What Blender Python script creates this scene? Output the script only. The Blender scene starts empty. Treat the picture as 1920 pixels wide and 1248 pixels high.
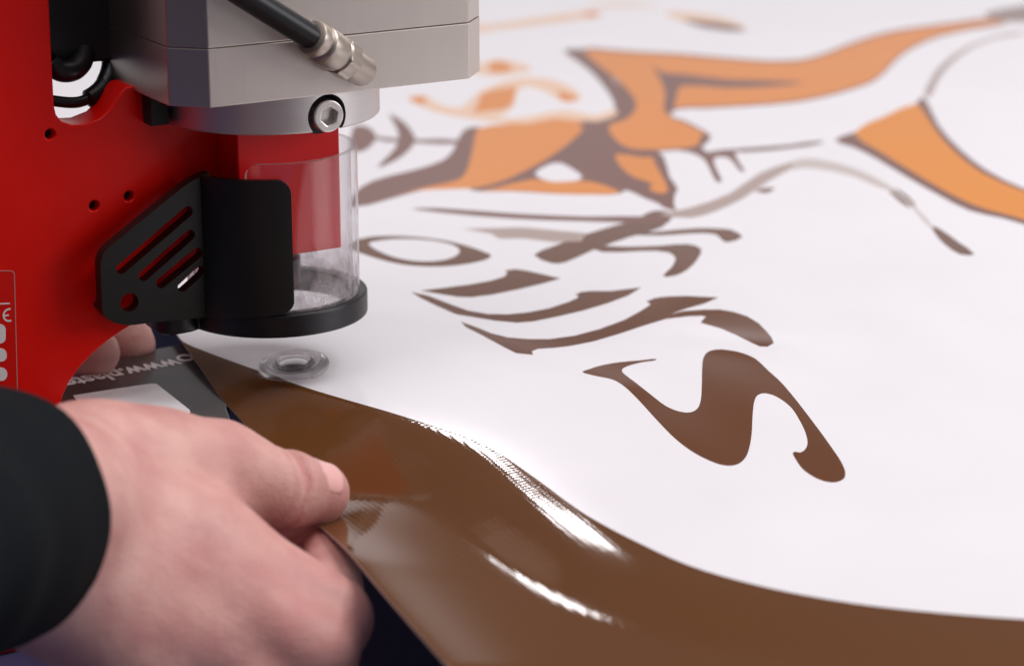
import bpy, bmesh, math, random
import numpy as np
from mathutils import Vector, Matrix
from mathutils.geometry import delaunay_2d_cdt

random.seed(4)
S = 0.001                      # everything below is written in millimetres
scn = bpy.context.scene
COL = scn.collection

# ------------------------------------------------------------------ camera
CAM_H = 261.0
PITCH = math.radians(17.0)
FPX = 4500.0                   # focal length in pixels of the 1920 px wide photograph
cam_d = bpy.data.cameras.new('camera')
cam = bpy.data.objects.new('camera', cam_d)
COL.objects.link(cam)
cam.location = (0, 0, CAM_H * S)
cam.rotation_euler = (math.pi / 2 - PITCH, 0, 0)
cam_d.sensor_width = 36.0
cam_d.lens = FPX / 1920 * 36.0
cam_d.clip_start = 0.02
cam_d.clip_end = 60.0
cam_d.dof.use_dof = True
cam_d.dof.focus_distance = 0.805
cam_d.dof.aperture_fstop = 9.5
scn.camera = cam

# ------------------------------------------------------------------ world and lamps
world = bpy.data.worlds.new('World')
scn.world = world
world.use_nodes = True
wn = world.node_tree
wn.nodes.clear()
w_out = wn.nodes.new('ShaderNodeOutputWorld')
w_bg = wn.nodes.new('ShaderNodeBackground')
w_tc = wn.nodes.new('ShaderNodeTexCoord')
w_sep = wn.nodes.new('ShaderNodeSeparateXYZ')
wn.links.new(w_tc.outputs['Generated'], w_sep.inputs['Vector'])


def w_range(sock, a, b, c, d):
    n = wn.nodes.new('ShaderNodeMapRange'); n.interpolation_type = 'SMOOTHSTEP'
    n.inputs['From Min'].default_value = a; n.inputs['From Max'].default_value = b
    n.inputs['To Min'].default_value = c; n.inputs['To Max'].default_value = d
    wn.links.new(sock, n.inputs['Value'])
    return n.outputs['Result']


def w_math(op, a, b):
    n = wn.nodes.new('ShaderNodeMath'); n.operation = op
    wn.links.new(a, n.inputs[0])
    if isinstance(b, float): n.inputs[1].default_value = b
    else: wn.links.new(b, n.inputs[1])
    return n.outputs['Value']


# the room: a pale wall behind the banner, a dim upper wall, a lit ceiling, a darker side behind the machine
w_low = w_range(w_sep.outputs['Z'], 0.18, 0.36, 1.0, 0.0)
w_fwd = w_range(w_sep.outputs['Y'], 0.1, 0.8, 0.0, 1.0)
w_wall = w_math('MULTIPLY', w_math('MULTIPLY', w_low, w_fwd), 0.62)
w_ceil = w_range(w_sep.outputs['Z'], 0.55, 0.95, 0.0, 0.55)
w_right = w_range(w_sep.outputs['X'], -0.6, 0.8, 0.05, 0.24)
w_sum = w_math('ADD', w_math('ADD', w_wall, w_ceil), w_right)
w_up = w_range(w_sep.outputs['Z'], -0.35, 0.0, 0.25, 1.0)
w_val = w_math('MULTIPLY', w_sum, w_up)
w_bg.inputs['Color'].default_value = (1.0, 0.955, 0.99, 1)
wn.links.new(w_val, w_bg.inputs['Strength'])
wn.links.new(w_bg.outputs['Background'], w_out.inputs['Surface'])


def area_lamp(name, loc, target, sx, sy, power, color):
    d = bpy.data.lights.new(name, 'AREA')
    d.shape = 'RECTANGLE'; d.size = sx; d.size_y = sy
    d.energy = power; d.color = color
    o = bpy.data.objects.new(name, d)
    COL.objects.link(o)
    o.location = loc
    v = Vector(target) - Vector(loc)
    o.rotation_euler = v.to_track_quat('-Z', 'Y').to_euler()
    return o


area_lamp('ceiling_lamp', (1.0, 1.05, 1.7), (0.05, 0.8, 0), 1.3, 1.0, 26, (1.0, 0.975, 0.99))
area_lamp('side_fill', (1.7, 0.45, 0.55), (0.0, 0.8, 0.08), 0.9, 0.7, 9.5, (1.0, 0.97, 0.975))  # added fill light from the right, brightens the red plate
area_lamp('front_fill', (-0.38, 0.36, 1.7), (-0.15, 0.75, 0), 0.8, 0.8, 7.5, (1.0, 0.965, 0.98))  # added overhead fill, brightens the label, hand top and sleeve
area_lamp('tube_lamp', (-0.132, 3.39, 1.33), (0.0, 0.68, 0), 0.16, 0.115, 1.35, (1.0, 0.97, 0.98))

scn.view_settings.view_transform = 'Standard'
scn.view_settings.look = 'None'
scn.view_settings.exposure = 0.0
scn.view_settings.gamma = 1.0
scn.view_settings.use_curve_mapping = False
scn.render.engine = 'CYCLES'
scn.cycles.use_denoising = True
scn.cycles.max_bounces = 12
scn.cycles.transmission_bounces = 12
scn.cycles.transparent_max_bounces = 24
scn.cycles.sample_clamp_indirect = 6.0

# ------------------------------------------------------------------ pixel rays of the photograph
CP, SP = math.cos(PITCH), math.sin(PITCH)


def ray(px, py):
    x = (px - 960) / FPX
    y = (py - 624) / FPX
    return np.array([x, CP - y * SP, -SP - y * CP])


def P3(px, py, t):
    """point seen at a pixel, t mm away along the viewing axis"""
    return np.array([0, 0, CAM_H]) + ray(px, py) * t


def on_z(px, py, z=0.0):
    d = ray(px, py)
    return P3(px, py, (z - CAM_H) / d[2])


# machine frame: x along the frame plate (to the right and away), y across it (away), z up
YAW = math.radians(31.0)
AX = np.array([-84.0, 815.0, 0.0])
U = np.array([math.cos(YAW), math.sin(YAW), 0])
Vv = np.array([-math.sin(YAW), math.cos(YAW), 0])


def on_m(px, py, yl):
    """machine x, z of the point seen at a pixel on the machine plane y = yl"""
    d = ray(px, py)
    o = np.array([0, 0, CAM_H])
    t = (yl - np.dot(o - AX, Vv)) / np.dot(d, Vv)
    p = o + d * t - AX
    return (float(np.dot(p, U)), float(p[2]))


def to_m(p):
    q = np.asarray(p) - AX
    return np.array([np.dot(q, U), np.dot(q, Vv), q[2]])


def catmull(pts, per=8, closed=False):
    P = [np.asarray(p, float) for p in pts]
    out = []
    N = len(P)
    rng = range(N) if closed else range(N - 1)
    for i in rng:
        p0 = P[(i - 1) % N] if (closed or i > 0) else 2 * P[0] - P[1]
        p1 = P[i]; p2 = P[(i + 1) % N]
        p3 = P[(i + 2) % N] if (closed or i + 2 < N) else 2 * P[-1] - P[-2]
        t1 = max(1e-6, np.linalg.norm(p1 - p0)) ** .5
        t2 = t1 + max(1e-6, np.linalg.norm(p2 - p1)) ** .5
        t3 = t2 + max(1e-6, np.linalg.norm(p3 - p2)) ** .5
        for k in range(per):
            t = t1 + (t2 - t1) * k / per
            A1 = (t1 - t) / t1 * p0 + t / t1 * p1
            A2 = (t2 - t) / (t2 - t1) * p1 + (t - t1) / (t2 - t1) * p2
            A3 = (t3 - t) / (t3 - t2) * p2 + (t - t2) / (t3 - t2) * p3
            B1 = (t2 - t) / t2 * A1 + t / t2 * A2
            B2 = (t3 - t) / (t3 - t1) * A2 + (t - t1) / (t3 - t1) * A3
            out.append((t2 - t) / (t2 - t1) * B1 + (t - t1) / (t2 - t1) * B2)
    if not closed:
        out.append(P[-1])
    return out


# ------------------------------------------------------------------ materials
def new_mat(name):
    m = bpy.data.materials.new(name)
    m.use_nodes = True
    nt = m.node_tree
    return m, nt, nt.nodes['Principled BSDF']


def srgb(r, g, b):
    f = lambda c: c / 12.92 if c <= 0.04045 else ((c + 0.055) / 1.055) ** 2.4
    return (f(r / 255), f(g / 255), f(b / 255), 1)


def simple(name, col, rough=0.5, metal=0.0, spec=0.5, noise=0.0, nscale=60.0, bump=0.0, bscale=400.0, coat=0.0,
           stretch=(1, 1, 1), rvar=0.0):
    m, nt, b = new_mat(name)
    b.inputs['Base Color'].default_value = col
    b.inputs['Roughness'].default_value = rough
    b.inputs['Metallic'].default_value = metal
    b.inputs['Specular IOR Level'].default_value = spec
    b.inputs['Coat Weight'].default_value = coat
    b.inputs['Coat Roughness'].default_value = 0.08
    tc = nt.nodes.new('ShaderNodeTexCoord')
    mp = nt.nodes.new('ShaderNodeMapping'); mp.inputs['Scale'].default_value = stretch
    nt.links.new(tc.outputs['Object'], mp.inputs['Vector'])
    if noise or rvar:
        n = nt.nodes.new('ShaderNodeTexNoise'); n.inputs['Scale'].default_value = nscale
        n.inputs['Detail'].default_value = 5
        nt.links.new(mp.outputs['Vector'], n.inputs['Vector'])
        if noise:
            mx = nt.nodes.new('ShaderNodeMix'); mx.data_type = 'RGBA'
            mx.inputs['A'].default_value = tuple(c * (1 - noise) for c in col[:3]) + (1,)
            mx.inputs['B'].default_value = tuple(min(1, c * (1 + noise)) for c in col[:3]) + (1,)
            nt.links.new(n.outputs['Fac'], mx.inputs['Factor'])
            nt.links.new(mx.outputs['Result'], b.inputs['Base Color'])
        if rvar:
            mr = nt.nodes.new('ShaderNodeMapRange')
            mr.inputs['To Min'].default_value = max(0.02, rough - rvar)
            mr.inputs['To Max'].default_value = rough + rvar
            nt.links.new(n.outputs['Fac'], mr.inputs['Value'])
            nt.links.new(mr.outputs['Result'], b.inputs['Roughness'])
    if bump:
        n2 = nt.nodes.new('ShaderNodeTexNoise'); n2.inputs['Scale'].default_value = bscale
        n2.inputs['Detail'].default_value = 3
        nt.links.new(mp.outputs['Vector'], n2.inputs['Vector'])
        bp = nt.nodes.new('ShaderNodeBump')
        bp.inputs['Distance'].default_value = bump * S
        bp.inputs['Strength'].default_value = 1.0
        nt.links.new(n2.outputs['Fac'], bp.inputs['Height'])
        nt.links.new(bp.outputs['Normal'], b.inputs['Normal'])
    return m


def vinyl(name, col, rough=0.22, amp=0.0025):
    """glossy coated fabric, the scrim shows through as a fine relief"""
    m, nt, b = new_mat(name)
    b.inputs['Roughness'].default_value = rough
    b.inputs['Specular IOR Level'].default_value = 0.5
    tc = nt.nodes.new('ShaderNodeTexCoord')
    mp = nt.nodes.new('ShaderNodeMapping')
    mp.inputs['Rotation'].default_value = (0, 0, math.radians(20))
    nt.links.new(tc.outputs['Object'], mp.inputs['Vector'])
    wob = nt.nodes.new('ShaderNodeTexNoise'); wob.inputs['Scale'].default_value = 260
    nt.links.new(mp.outputs['Vector'], wob.inputs['Vector'])
    sc = nt.nodes.new('ShaderNodeVectorMath'); sc.operation = 'SCALE'; sc.inputs['Scale'].default_value = 0.0014
    nt.links.new(wob.outputs['Color'], sc.inputs[0])
    ad = nt.nodes.new('ShaderNodeVectorMath'); ad.operation = 'ADD'
    nt.links.new(mp.outputs['Vector'], ad.inputs[0]); nt.links.new(sc.outputs['Vector'], ad.inputs[1])
    sp = nt.nodes.new('ShaderNodeSeparateXYZ')
    nt.links.new(ad.outputs['Vector'], sp.inputs['Vector'])
    sn = []
    for ax, per in (('X', 0.0027), ('Y', 0.0029)):
        k = nt.nodes.new('ShaderNodeMath'); k.operation = 'MULTIPLY'; k.inputs[1].default_value = 2 * math.pi / per
        s_ = nt.nodes.new('ShaderNodeMath'); s_.operation = 'SINE'
        nt.links.new(sp.outputs[ax], k.inputs[0]); nt.links.new(k.outputs['Value'], s_.inputs[0])
        sn.append(s_)
    pr = nt.nodes.new('ShaderNodeMath'); pr.operation = 'MULTIPLY'
    nt.links.new(sn[0].outputs['Value'], pr.inputs[0]); nt.links.new(sn[1].outputs['Value'], pr.inputs[1])
    bp = nt.nodes.new('ShaderNodeBump'); bp.inputs['Distance'].default_value = amp * S
    bp.inputs['Strength'].default_value = 1
    nt.links.new(pr.outputs['Value'], bp.inputs['Height'])
    nt.links.new(bp.outputs['Normal'], b.inputs['Normal'])
    n = nt.nodes.new('ShaderNodeTexNoise'); n.inputs['Scale'].default_value = 14; n.inputs['Detail'].default_value = 4
    nt.links.new(mp.outputs['Vector'], n.inputs['Vector'])
    mx = nt.nodes.new('ShaderNodeMix'); mx.data_type = 'RGBA'
    mx.inputs['A'].default_value = tuple(c * 0.95 for c in col[:3]) + (1,)
    mx.inputs['B'].default_value = tuple(min(1, c * 1.05) for c in col[:3]) + (1,)
    nt.links.new(n.outputs['Fac'], mx.inputs['Factor'])
    nt.links.new(mx.outputs['Result'], b.inputs['Base Color'])
    return m


def clear(name, tint, rough, dust=False):
    """thin clear plastic wall: see-through with a Fresnel gloss, milky where dust sticks to it"""
    m, nt, b = new_mat(name)
    nt.nodes.remove(b)
    out = nt.nodes['Material Output']
    tr = nt.nodes.new('ShaderNodeBsdfTransparent'); tr.inputs['Color'].default_value = tint
    gl = nt.nodes.new('ShaderNodeBsdfGlossy'); gl.inputs['Roughness'].default_value = rough
    fr = nt.nodes.new('ShaderNodeFresnel'); fr.inputs['IOR'].default_value = 1.49
    ge = nt.nodes.new('ShaderNodeNewGeometry')             # the same gloss on the inner and the outer side of the wall
    io = nt.nodes.new('ShaderNodeMapRange')
    io.inputs['To Min'].default_value = 1.49; io.inputs['To Max'].default_value = 1 / 1.49
    nt.links.new(ge.outputs['Backfacing'], io.inputs['Value'])
    nt.links.new(io.outputs['Result'], fr.inputs['IOR'])
    mx = nt.nodes.new('ShaderNodeMixShader')
    nt.links.new(fr.outputs['Fac'], mx.inputs['Fac'])
    nt.links.new(tr.outputs['BSDF'], mx.inputs[1]); nt.links.new(gl.outputs['BSDF'], mx.inputs[2])
    last = mx
    if dust:
        df = nt.nodes.new('ShaderNodeBsdfDiffuse'); df.inputs['Color'].default_value = (0.62, 0.58, 0.60, 1)
        tl = nt.nodes.new('ShaderNodeBsdfTranslucent'); tl.inputs['Color'].default_value = (0.62, 0.58, 0.60, 1)
        dm = nt.nodes.new('ShaderNodeMixShader'); dm.inputs['Fac'].default_value = 0.4
        nt.links.new(df.outputs['BSDF'], dm.inputs[1]); nt.links.new(tl.outputs['BSDF'], dm.inputs[2])
        tc = nt.nodes.new('ShaderNodeTexCoord')
        sx = nt.nodes.new('ShaderNodeSeparateXYZ')
        nt.links.new(tc.outputs['Object'], sx.inputs['Vector'])
        mr = nt.nodes.new('ShaderNodeMapRange')          # more dust towards the rim at the bottom
        mr.inputs['From Min'].default_value = 0.046; mr.inputs['From Max'].default_value = 0.018
        mr.inputs['To Min'].default_value = 0.0; mr.inputs['To Max'].default_value = 0.85
        nt.links.new(sx.outputs['Z'], mr.inputs['Value'])
        n = nt.nodes.new('ShaderNodeTexNoise'); n.inputs['Scale'].default_value = 170; n.inputs['Detail'].default_value = 10
        n.inputs['Roughness'].default_value = 0.65
        nt.links.new(tc.outputs['Object'], n.inputs['Vector'])
        nr = nt.nodes.new('ShaderNodeMapRange'); nr.inputs['From Min'].default_value = 0.38; nr.inputs['From Max'].default_value = 0.64
        nr.inputs['To Min'].default_value = 0.2; nr.inputs['To Max'].default_value = 1.3
        nt.links.new(n.outputs['Fac'], nr.inputs['Value'])
        ml = nt.nodes.new('ShaderNodeMath'); ml.operation = 'MULTIPLY'; ml.use_clamp = True
        nt.links.new(mr.outputs['Result'], ml.inputs[0]); nt.links.new(nr.outputs['Result'], ml.inputs[1])
        ad = nt.nodes.new('ShaderNodeMath'); ad.operation = 'ADD'; ad.inputs[1].default_value = 0.012
        nt.links.new(ml.outputs['Value'], ad.inputs[0])
        m2 = nt.nodes.new('ShaderNodeMixShader')
        nt.links.new(ad.outputs['Value'], m2.inputs['Fac'])
        nt.links.new(mx.outputs['Shader'], m2.inputs[1]); nt.links.new(dm.outputs['Shader'], m2.inputs[2])
        last = m2
    nt.links.new(last.outputs['Shader'], out.inputs['Surface'])
    return m


M = {}
M['white'] = vinyl('white_vinyl', srgb(235, 232, 235))
M['brown'] = vinyl('brown_vinyl', srgb(98, 61, 32), 0.06, 0.0064)
M['letter'] = vinyl('brown_letter_ink', srgb(100, 56, 24), 0.10, 0.003)
M['art_brown'] = vinyl('dark_brown_ink', srgb(118, 78, 68), 0.3)
M['orange'] = vinyl('orange_ink', srgb(220, 134, 50), 0.3)
M['amber'] = vinyl('amber_ink', srgb(222, 134, 14), 0.3)
M['pale'] = vinyl('pale_orange_ink', srgb(232, 196, 168), 0.3)
M['grey_ink'] = vinyl('pale_grey_ink', srgb(172, 152, 144), 0.3)
M['faint_ink'] = vinyl('faint_grey_ink', srgb(198, 186, 180), 0.3)
M['edge'] = simple('banner_edge_white', srgb(215, 200, 190), 0.5)
M['red'] = simple('red_paint', srgb(222, 12, 2), 0.34, spec=0.22, noise=0.06, nscale=90, bump=0.012, bscale=900, rvar=0.1)
M['red_block'] = simple('red_anodised', srgb(216, 16, 20), 0.28, spec=0.3, noise=0.05)
M['steel'] = simple('brushed_aluminium', srgb(198, 189, 182), 0.36, metal=1.0, noise=0.025, nscale=40, stretch=(30, 30, 1), bump=0.004, bscale=60, rvar=0.03)
M['ring_steel'] = simple('turned_aluminium', srgb(204, 199, 198), 0.46, metal=1.0, noise=0.05, nscale=40, stretch=(1, 1, 30), bump=0.006, bscale=90)
M['bolt'] = simple('zinc_bolt', srgb(210, 206, 200), 0.3, metal=1.0, noise=0.15, nscale=300)
M['nickel'] = simple('nickel_brass', srgb(172, 162, 152), 0.4, metal=1.0, noise=0.08, nscale=200, rvar=0.08)
M['black'] = simple('black_printed_plastic', srgb(22, 23, 23), 0.42, spec=0.35, noise=0.2, nscale=200, bump=0.02, bscale=120, stretch=(1, 1, 14))
M['rubber'] = simple('black_rubber', srgb(20, 20, 24), 0.35, spec=0.4, noise=0.2)
M['dark_metal'] = simple('dark_punch_steel', srgb(80, 80, 88), 0.4, metal=0.8, noise=0.2)
M['void'] = simple('hole_shade_black', srgb(12, 9, 9), 0.7)  # near-black colour, paints the shade inside holes and gaps
M['bed'] = simple('dark_bed_plate', srgb(66, 58, 56), 0.2, spec=0.35, noise=0.25, nscale=35, rvar=0.08, bump=0.01, bscale=200)
M['label'] = simple('white_label', srgb(250, 247, 248), 0.4, noise=0.02)
M['print_white'] = simple('white_print', srgb(222, 214, 214), 0.4)
M['clearcoat'] = clear('clear_sticker', (0.97, 0.97, 0.97, 1), 0.15)
M['sticker_red'] = simple('sticker_red', srgb(208, 16, 8), 0.3, spec=0.25)
M['acrylic'] = clear('acrylic', (0.965, 0.955, 0.96, 1), 0.03, dust=True)
m, nt, b = new_mat('acrylic_lit_rim'); M['rim'] = m  # whitish colour paints the bright edge-lit look of the cut rim
b.inputs['Base Color'].default_value = srgb(226, 214, 214)
b.inputs['Roughness'].default_value = 0.25
tr = nt.nodes.new('ShaderNodeBsdfTransparent'); mxs = nt.nodes.new('ShaderNodeMixShader'); mxs.inputs['Fac'].default_value = 0.55
nt.links.new(tr.outputs['BSDF'], mxs.inputs[1]); nt.links.new(b.outputs['BSDF'], mxs.inputs[2])
nt.links.new(mxs.outputs['Shader'], nt.nodes['Material Output'].inputs['Surface'])
M['navy'] = simple('navy_table', srgb(78, 82, 126), 0.5, noise=0.12, nscale=25, bump=0.02, bscale=800)
M['cloth'] = simple('black_jersey', srgb(15, 19, 22), 0.9, spec=0.12, noise=0.25, nscale=500, bump=0.06, bscale=1500)
m, nt, b = new_mat('clear_plastic'); M['plastic'] = m
b.inputs['Transmission Weight'].default_value = 1.0
b.inputs['IOR'].default_value = 1.45
b.inputs['Roughness'].default_value = 0.03
b.inputs['Base Color'].default_value = (0.99, 0.98, 0.99, 1)
tr = nt.nodes.new('ShaderNodeBsdfTransparent'); mxs = nt.nodes.new('ShaderNodeMixShader')
mxs.inputs['Fac'].default_value = 0.78
nt.links.new(tr.outputs['BSDF'], mxs.inputs[1]); nt.links.new(b.outputs['BSDF'], mxs.inputs[2])
mlk = nt.nodes.new('ShaderNodeBsdfTranslucent'); mlk.inputs['Color'].default_value = (0.85, 0.83, 0.85, 1)
mx2 = nt.nodes.new('ShaderNodeMixShader'); mx2.inputs['Fac'].default_value = 0.10
nt.links.new(mxs.outputs['Shader'], mx2.inputs[1]); nt.links.new(mlk.outputs['BSDF'], mx2.inputs[2])
nt.links.new(mx2.outputs['Shader'], nt.nodes['Material Output'].inputs['Surface'])


def skin(name, k=1.0):
    m, nt, b = new_mat(name)
    tc = nt.nodes.new('ShaderNodeTexCoord')
    n = nt.nodes.new('ShaderNodeTexNoise'); n.inputs['Scale'].default_value = 70; n.inputs['Detail'].default_value = 5
    nt.links.new(tc.outputs['Object'], n.inputs['Vector'])
    cr = nt.nodes.new('ShaderNodeValToRGB')
    a = cr.color_ramp.elements
    a[0].position = 0.32; a[0].color = srgb(190 * k, 136 * k, 130 * k)
    a[1].position = 0.66; a[1].color = srgb(208 * k, 162 * k, 152 * k)
    nt.links.new(n.outputs['Fac'], cr.inputs['Fac'])
    at = nt.nodes.new('ShaderNodeAttribute'); at.attribute_name = 'flush'
    fx = nt.nodes.new('ShaderNodeMix'); fx.data_type = 'RGBA'
    fx.inputs['B'].default_value = srgb(172, 84, 84)
    nt.links.new(at.outputs['Fac'], fx.inputs['Factor'])
    nt.links.new(cr.outputs['Color'], fx.inputs['A'])
    nt.links.new(fx.outputs['Result'], b.inputs['Base Color'])
    b.inputs['Roughness'].default_value = 0.5
    b.inputs['Specular IOR Level'].default_value = 0.35
    b.inputs['Subsurface Weight'].default_value = 0.18
    b.inputs['Subsurface Radius'].default_value = (1.0, 0.35, 0.2)
    b.inputs['Subsurface Scale'].default_value = 0.003
    v = nt.nodes.new('ShaderNodeTexVoronoi'); v.inputs['Scale'].default_value = 900
    nt.links.new(tc.outputs['Object'], v.inputs['Vector'])
    n2 = nt.nodes.new('ShaderNodeTexNoise'); n2.inputs['Scale'].default_value = 160; n2.inputs['Detail'].default_value = 4
    nt.links.new(tc.outputs['Object'], n2.inputs['Vector'])
    ad = nt.nodes.new('ShaderNodeMath'); ad.operation = 'MULTIPLY_ADD'; ad.inputs[1].default_value = 0.25
    nt.links.new(v.outputs['Distance'], ad.inputs[0]); nt.links.new(n2.outputs['Fac'], ad.inputs[2])
    bp = nt.nodes.new('ShaderNodeBump'); bp.inputs['Distance'].default_value = 0.0007; bp.inputs['Strength'].default_value = 0.5
    nt.links.new(ad.outputs['Value'], bp.inputs['Height']); nt.links.new(bp.outputs['Normal'], b.inputs['Normal'])
    return m


M['skin'] = skin('skin')
M['nail'] = simple('fingernail', srgb(222, 166, 160), 0.28, noise=0.05)


# ------------------------------------------------------------------ mesh helpers
def mk(name, verts, faces, mat, parent=None, origin=(0, 0, 0), smooth=False, mat_idx=None, bevel=0.0, seg=2, auto=None):
    me = bpy.data.meshes.new(name)
    o3 = np.asarray(origin, float)
    me.from_pydata([tuple((np.asarray(v, float) - o3) * S) for v in verts], [], [tuple(f) for f in faces])
    mats = mat if isinstance(mat, (list, tuple)) else [mat]
    for q in mats:
        me.materials.append(q)
    if mat_idx is not None:
        me.polygons.foreach_set('material_index', list(mat_idx))
    bm = bmesh.new(); bm.from_mesh(me)
    bmesh.ops.remove_doubles(bm, verts=bm.verts, dist=1e-7)
    bmesh.ops.recalc_face_normals(bm, faces=bm.faces)
    bm.to_mesh(me); bm.free()
    if smooth or auto:
        me.polygons.foreach_set('use_smooth', [True] * len(me.polygons))
    if auto:
        me.set_sharp_from_angle(angle=math.radians(auto))
    ob = bpy.data.objects.new(name, me)
    COL.objects.link(ob)
    ob.location = tuple(o3 * S)
    if parent is not None:
        ob.parent = parent
    if bevel:
        bv = ob.modifiers.new('bevel', 'BEVEL')
        bv.width = bevel * S; bv.segments = seg
        bv.limit_method = 'ANGLE'; bv.angle_limit = math.radians(40)
        bv.harden_normals = False
    return ob


def tag(o, label=None, cat=None, group=None, kind=None):
    if label: o['label'] = label
    if cat: o['category'] = cat
    if group: o['group'] = group
    if kind: o['kind'] = kind
    return o


def empty(name, loc=(0, 0, 0), rz=0.0):
    o = bpy.data.objects.new(name, None)
    COL.objects.link(o)
    o.location = tuple(np.asarray(loc, float) * S)
    o.rotation_euler = (0, 0, rz)
    o.empty_display_size = 0.02
    return o


def circle(cx, cy, r, n=24, a0=0.0):
    return [(cx + r * math.cos(a0 + 2 * math.pi * i / n), cy + r * math.sin(a0 + 2 * math.pi * i / n)) for i in range(n)]


def slot(p, q, r, n=8):
    p = np.array(p); q = np.array(q)
    d = (q - p) / np.linalg.norm(q - p); a = math.atan2(d[1], d[0])
    out = []
    for i in range(n + 1):
        t = a + math.pi / 2 + math.pi * i / n
        out.append(tuple(p + r * np.array([math.cos(t), math.sin(t)])))
    for i in range(n + 1):
        t = a - math.pi / 2 + math.pi * i / n
        out.append(tuple(q + r * np.array([math.cos(t), math.sin(t)])))
    return out


def round_poly(pts, r, n=5):
    """round the corners of a polygon; r may be one number or one per corner"""
    out = []
    N = len(pts)
    for i in range(N):
        p = np.array(pts[i], float); a = np.array(pts[i - 1], float); b = np.array(pts[(i + 1) % N], float)
        ri = r[i] if isinstance(r, (list, tuple)) else r
        if ri <= 0:
            out.append(tuple(p)); continue
        da = (a - p); db = (b - p)
        la = np.linalg.norm(da); lb = np.linalg.norm(db)
        q = min(ri, la * .48, lb * .48)
        s0 = p + da / la * q; s1 = p + db / lb * q
        for k in range(n + 1):
            t = k / n
            out.append(tuple((1 - t) ** 2 * s0 + 2 * t * (1 - t) * p + t * t * s1))
    return out


def inside(poly, x, y):
    c = False
    n = len(poly)
    j = n - 1
    for i in range(n):
        xi, yi = poly[i]; xj, yj = poly[j]
        if (yi > y) != (yj > y) and x < (xj - xi) * (y - yi) / (yj - yi) + xi:
            c = not c
        j = i
    return c


def prism(name, outline, holes, d0, d1, mat, parent=None, axis='y', bevel=0.0, seg=2, auto=None):
    """plate with holes: 2-D outline (x,z) pushed from d0 to d1 along y (axis 'y') or (x,y) along z (axis 'z')"""
    loops = [list(outline)] + [list(h) for h in holes]
    pts = []; edges = []
    for lp in loops:
        k = len(pts)
        pts += [Vector(p) for p in lp]
        edges += [(k + i, k + (i + 1) % len(lp)) for i in range(len(lp))]
    vo, eo, fo, ov, oe, of = delaunay_2d_cdt(pts, edges, [], 0, 1e-4)
    tris = []
    for f in fo:
        cx = sum(vo[i][0] for i in f) / len(f); cy = sum(vo[i][1] for i in f) / len(f)
        if inside(loops[0], cx, cy) and not any(inside(h, cx, cy) for h in loops[1:]):
            tris.append(tuple(f))
    n = len(vo)
    def p3(v, d):
        return (v[0], d, v[1]) if axis == 'y' else (v[0], v[1], d)
    verts = [p3(v, d0) for v in vo] + [p3(v, d1) for v in vo]
    faces = [t for t in tris] + [tuple(i + n for i in reversed(t)) for t in tris]
    cnt = {}
    for t in tris:
        for i in range(len(t)):
            a, b = t[i], t[(i + 1) % len(t)]
            cnt.setdefault((min(a, b), max(a, b)), []).append((a, b))
    for k, l in cnt.items():
        if len(l) == 1:
            a, b = l[0]
            faces.append((b, a, a + n, b + n))
    return mk(name, verts, faces, mat, parent, bevel=bevel, seg=seg, auto=auto)


def lathe(name, prof, mat, parent=None, base=(0, 0, 0), axis=(0, 0, 1), n=64, closed=False, auto=35, flat_n=None):
    """profile of (r, h) turned about an axis"""
    a = np.asarray(axis, float); a /= np.linalg.norm(a)
    t = np.array([1, 0, 0]) if abs(a[0]) < 0.8 else np.array([0, 1, 0])
    e1 = np.cross(a, t); e1 /= np.linalg.norm(e1); e2 = np.cross(a, e1)
    verts = []; faces = []
    base = np.asarray(base, float)
    m_ = len(prof)
    for i in range(n):
        th = 2 * math.pi * i / n
        for r, h in prof:
            verts.append(base + a * h + (e1 * math.cos(th) + e2 * math.sin(th)) * r)
    for i in range(n):
        j = (i + 1) % n
        for k in range(m_ - 1 if not closed else m_):
            k2 = (k + 1) % m_
            faces.append((i * m_ + k, j * m_ + k, j * m_ + k2, i * m_ + k2))
    if not closed:
        for k in (0, m_ - 1):
            if prof[k][0] > 1e-6:
                faces.append([i * m_ + k for i in range(n)])
    ob = mk(name, verts, faces, mat, parent, auto=auto)
    return ob


def tube(name, path, rad, mat, parent=None, n=20):
    P = [np.asarray(p, float) for p in path]
    verts = []; faces = []
    ref = np.array([0.13, 0.21, 0.97])
    for i, p in enumerate(P):
        d = P[min(i + 1, len(P) - 1)] - P[max(i - 1, 0)]
        d /= np.linalg.norm(d)
        e1 = np.cross(d, ref); e1 /= np.linalg.norm(e1); e2 = np.cross(d, e1)
        r = rad[i] if isinstance(rad, (list, tuple, np.ndarray)) else rad
        for k in range(n):
            t = 2 * math.pi * k / n
            verts.append(p + (e1 * math.cos(t) + e2 * math.sin(t)) * r)
    for i in range(len(P) - 1):
        for k in range(n):
            k2 = (k + 1) % n
            faces.append((i * n + k, i * n + k2, (i + 1) * n + k2, (i + 1) * n + k))
    faces.append(list(range(n))); faces.append([(len(P) - 1) * n + k for k in range(n)])
    return mk(name, verts, faces, mat, parent, auto=50)


def box(name, x0, x1, y0, y1, z0, z1, mat, parent=None, bevel=0.3):
    v = [(x, y, z) for x in (x0, x1) for y in (y0, y1) for z in (z0, z1)]
    f = [(0, 1, 3, 2), (4, 6, 7, 5), (0, 4, 5, 1), (2, 3, 7, 6), (0, 2, 6, 4), (1, 5, 7, 3)]
    return mk(name, v, f, mat, parent, bevel=bevel)


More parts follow.
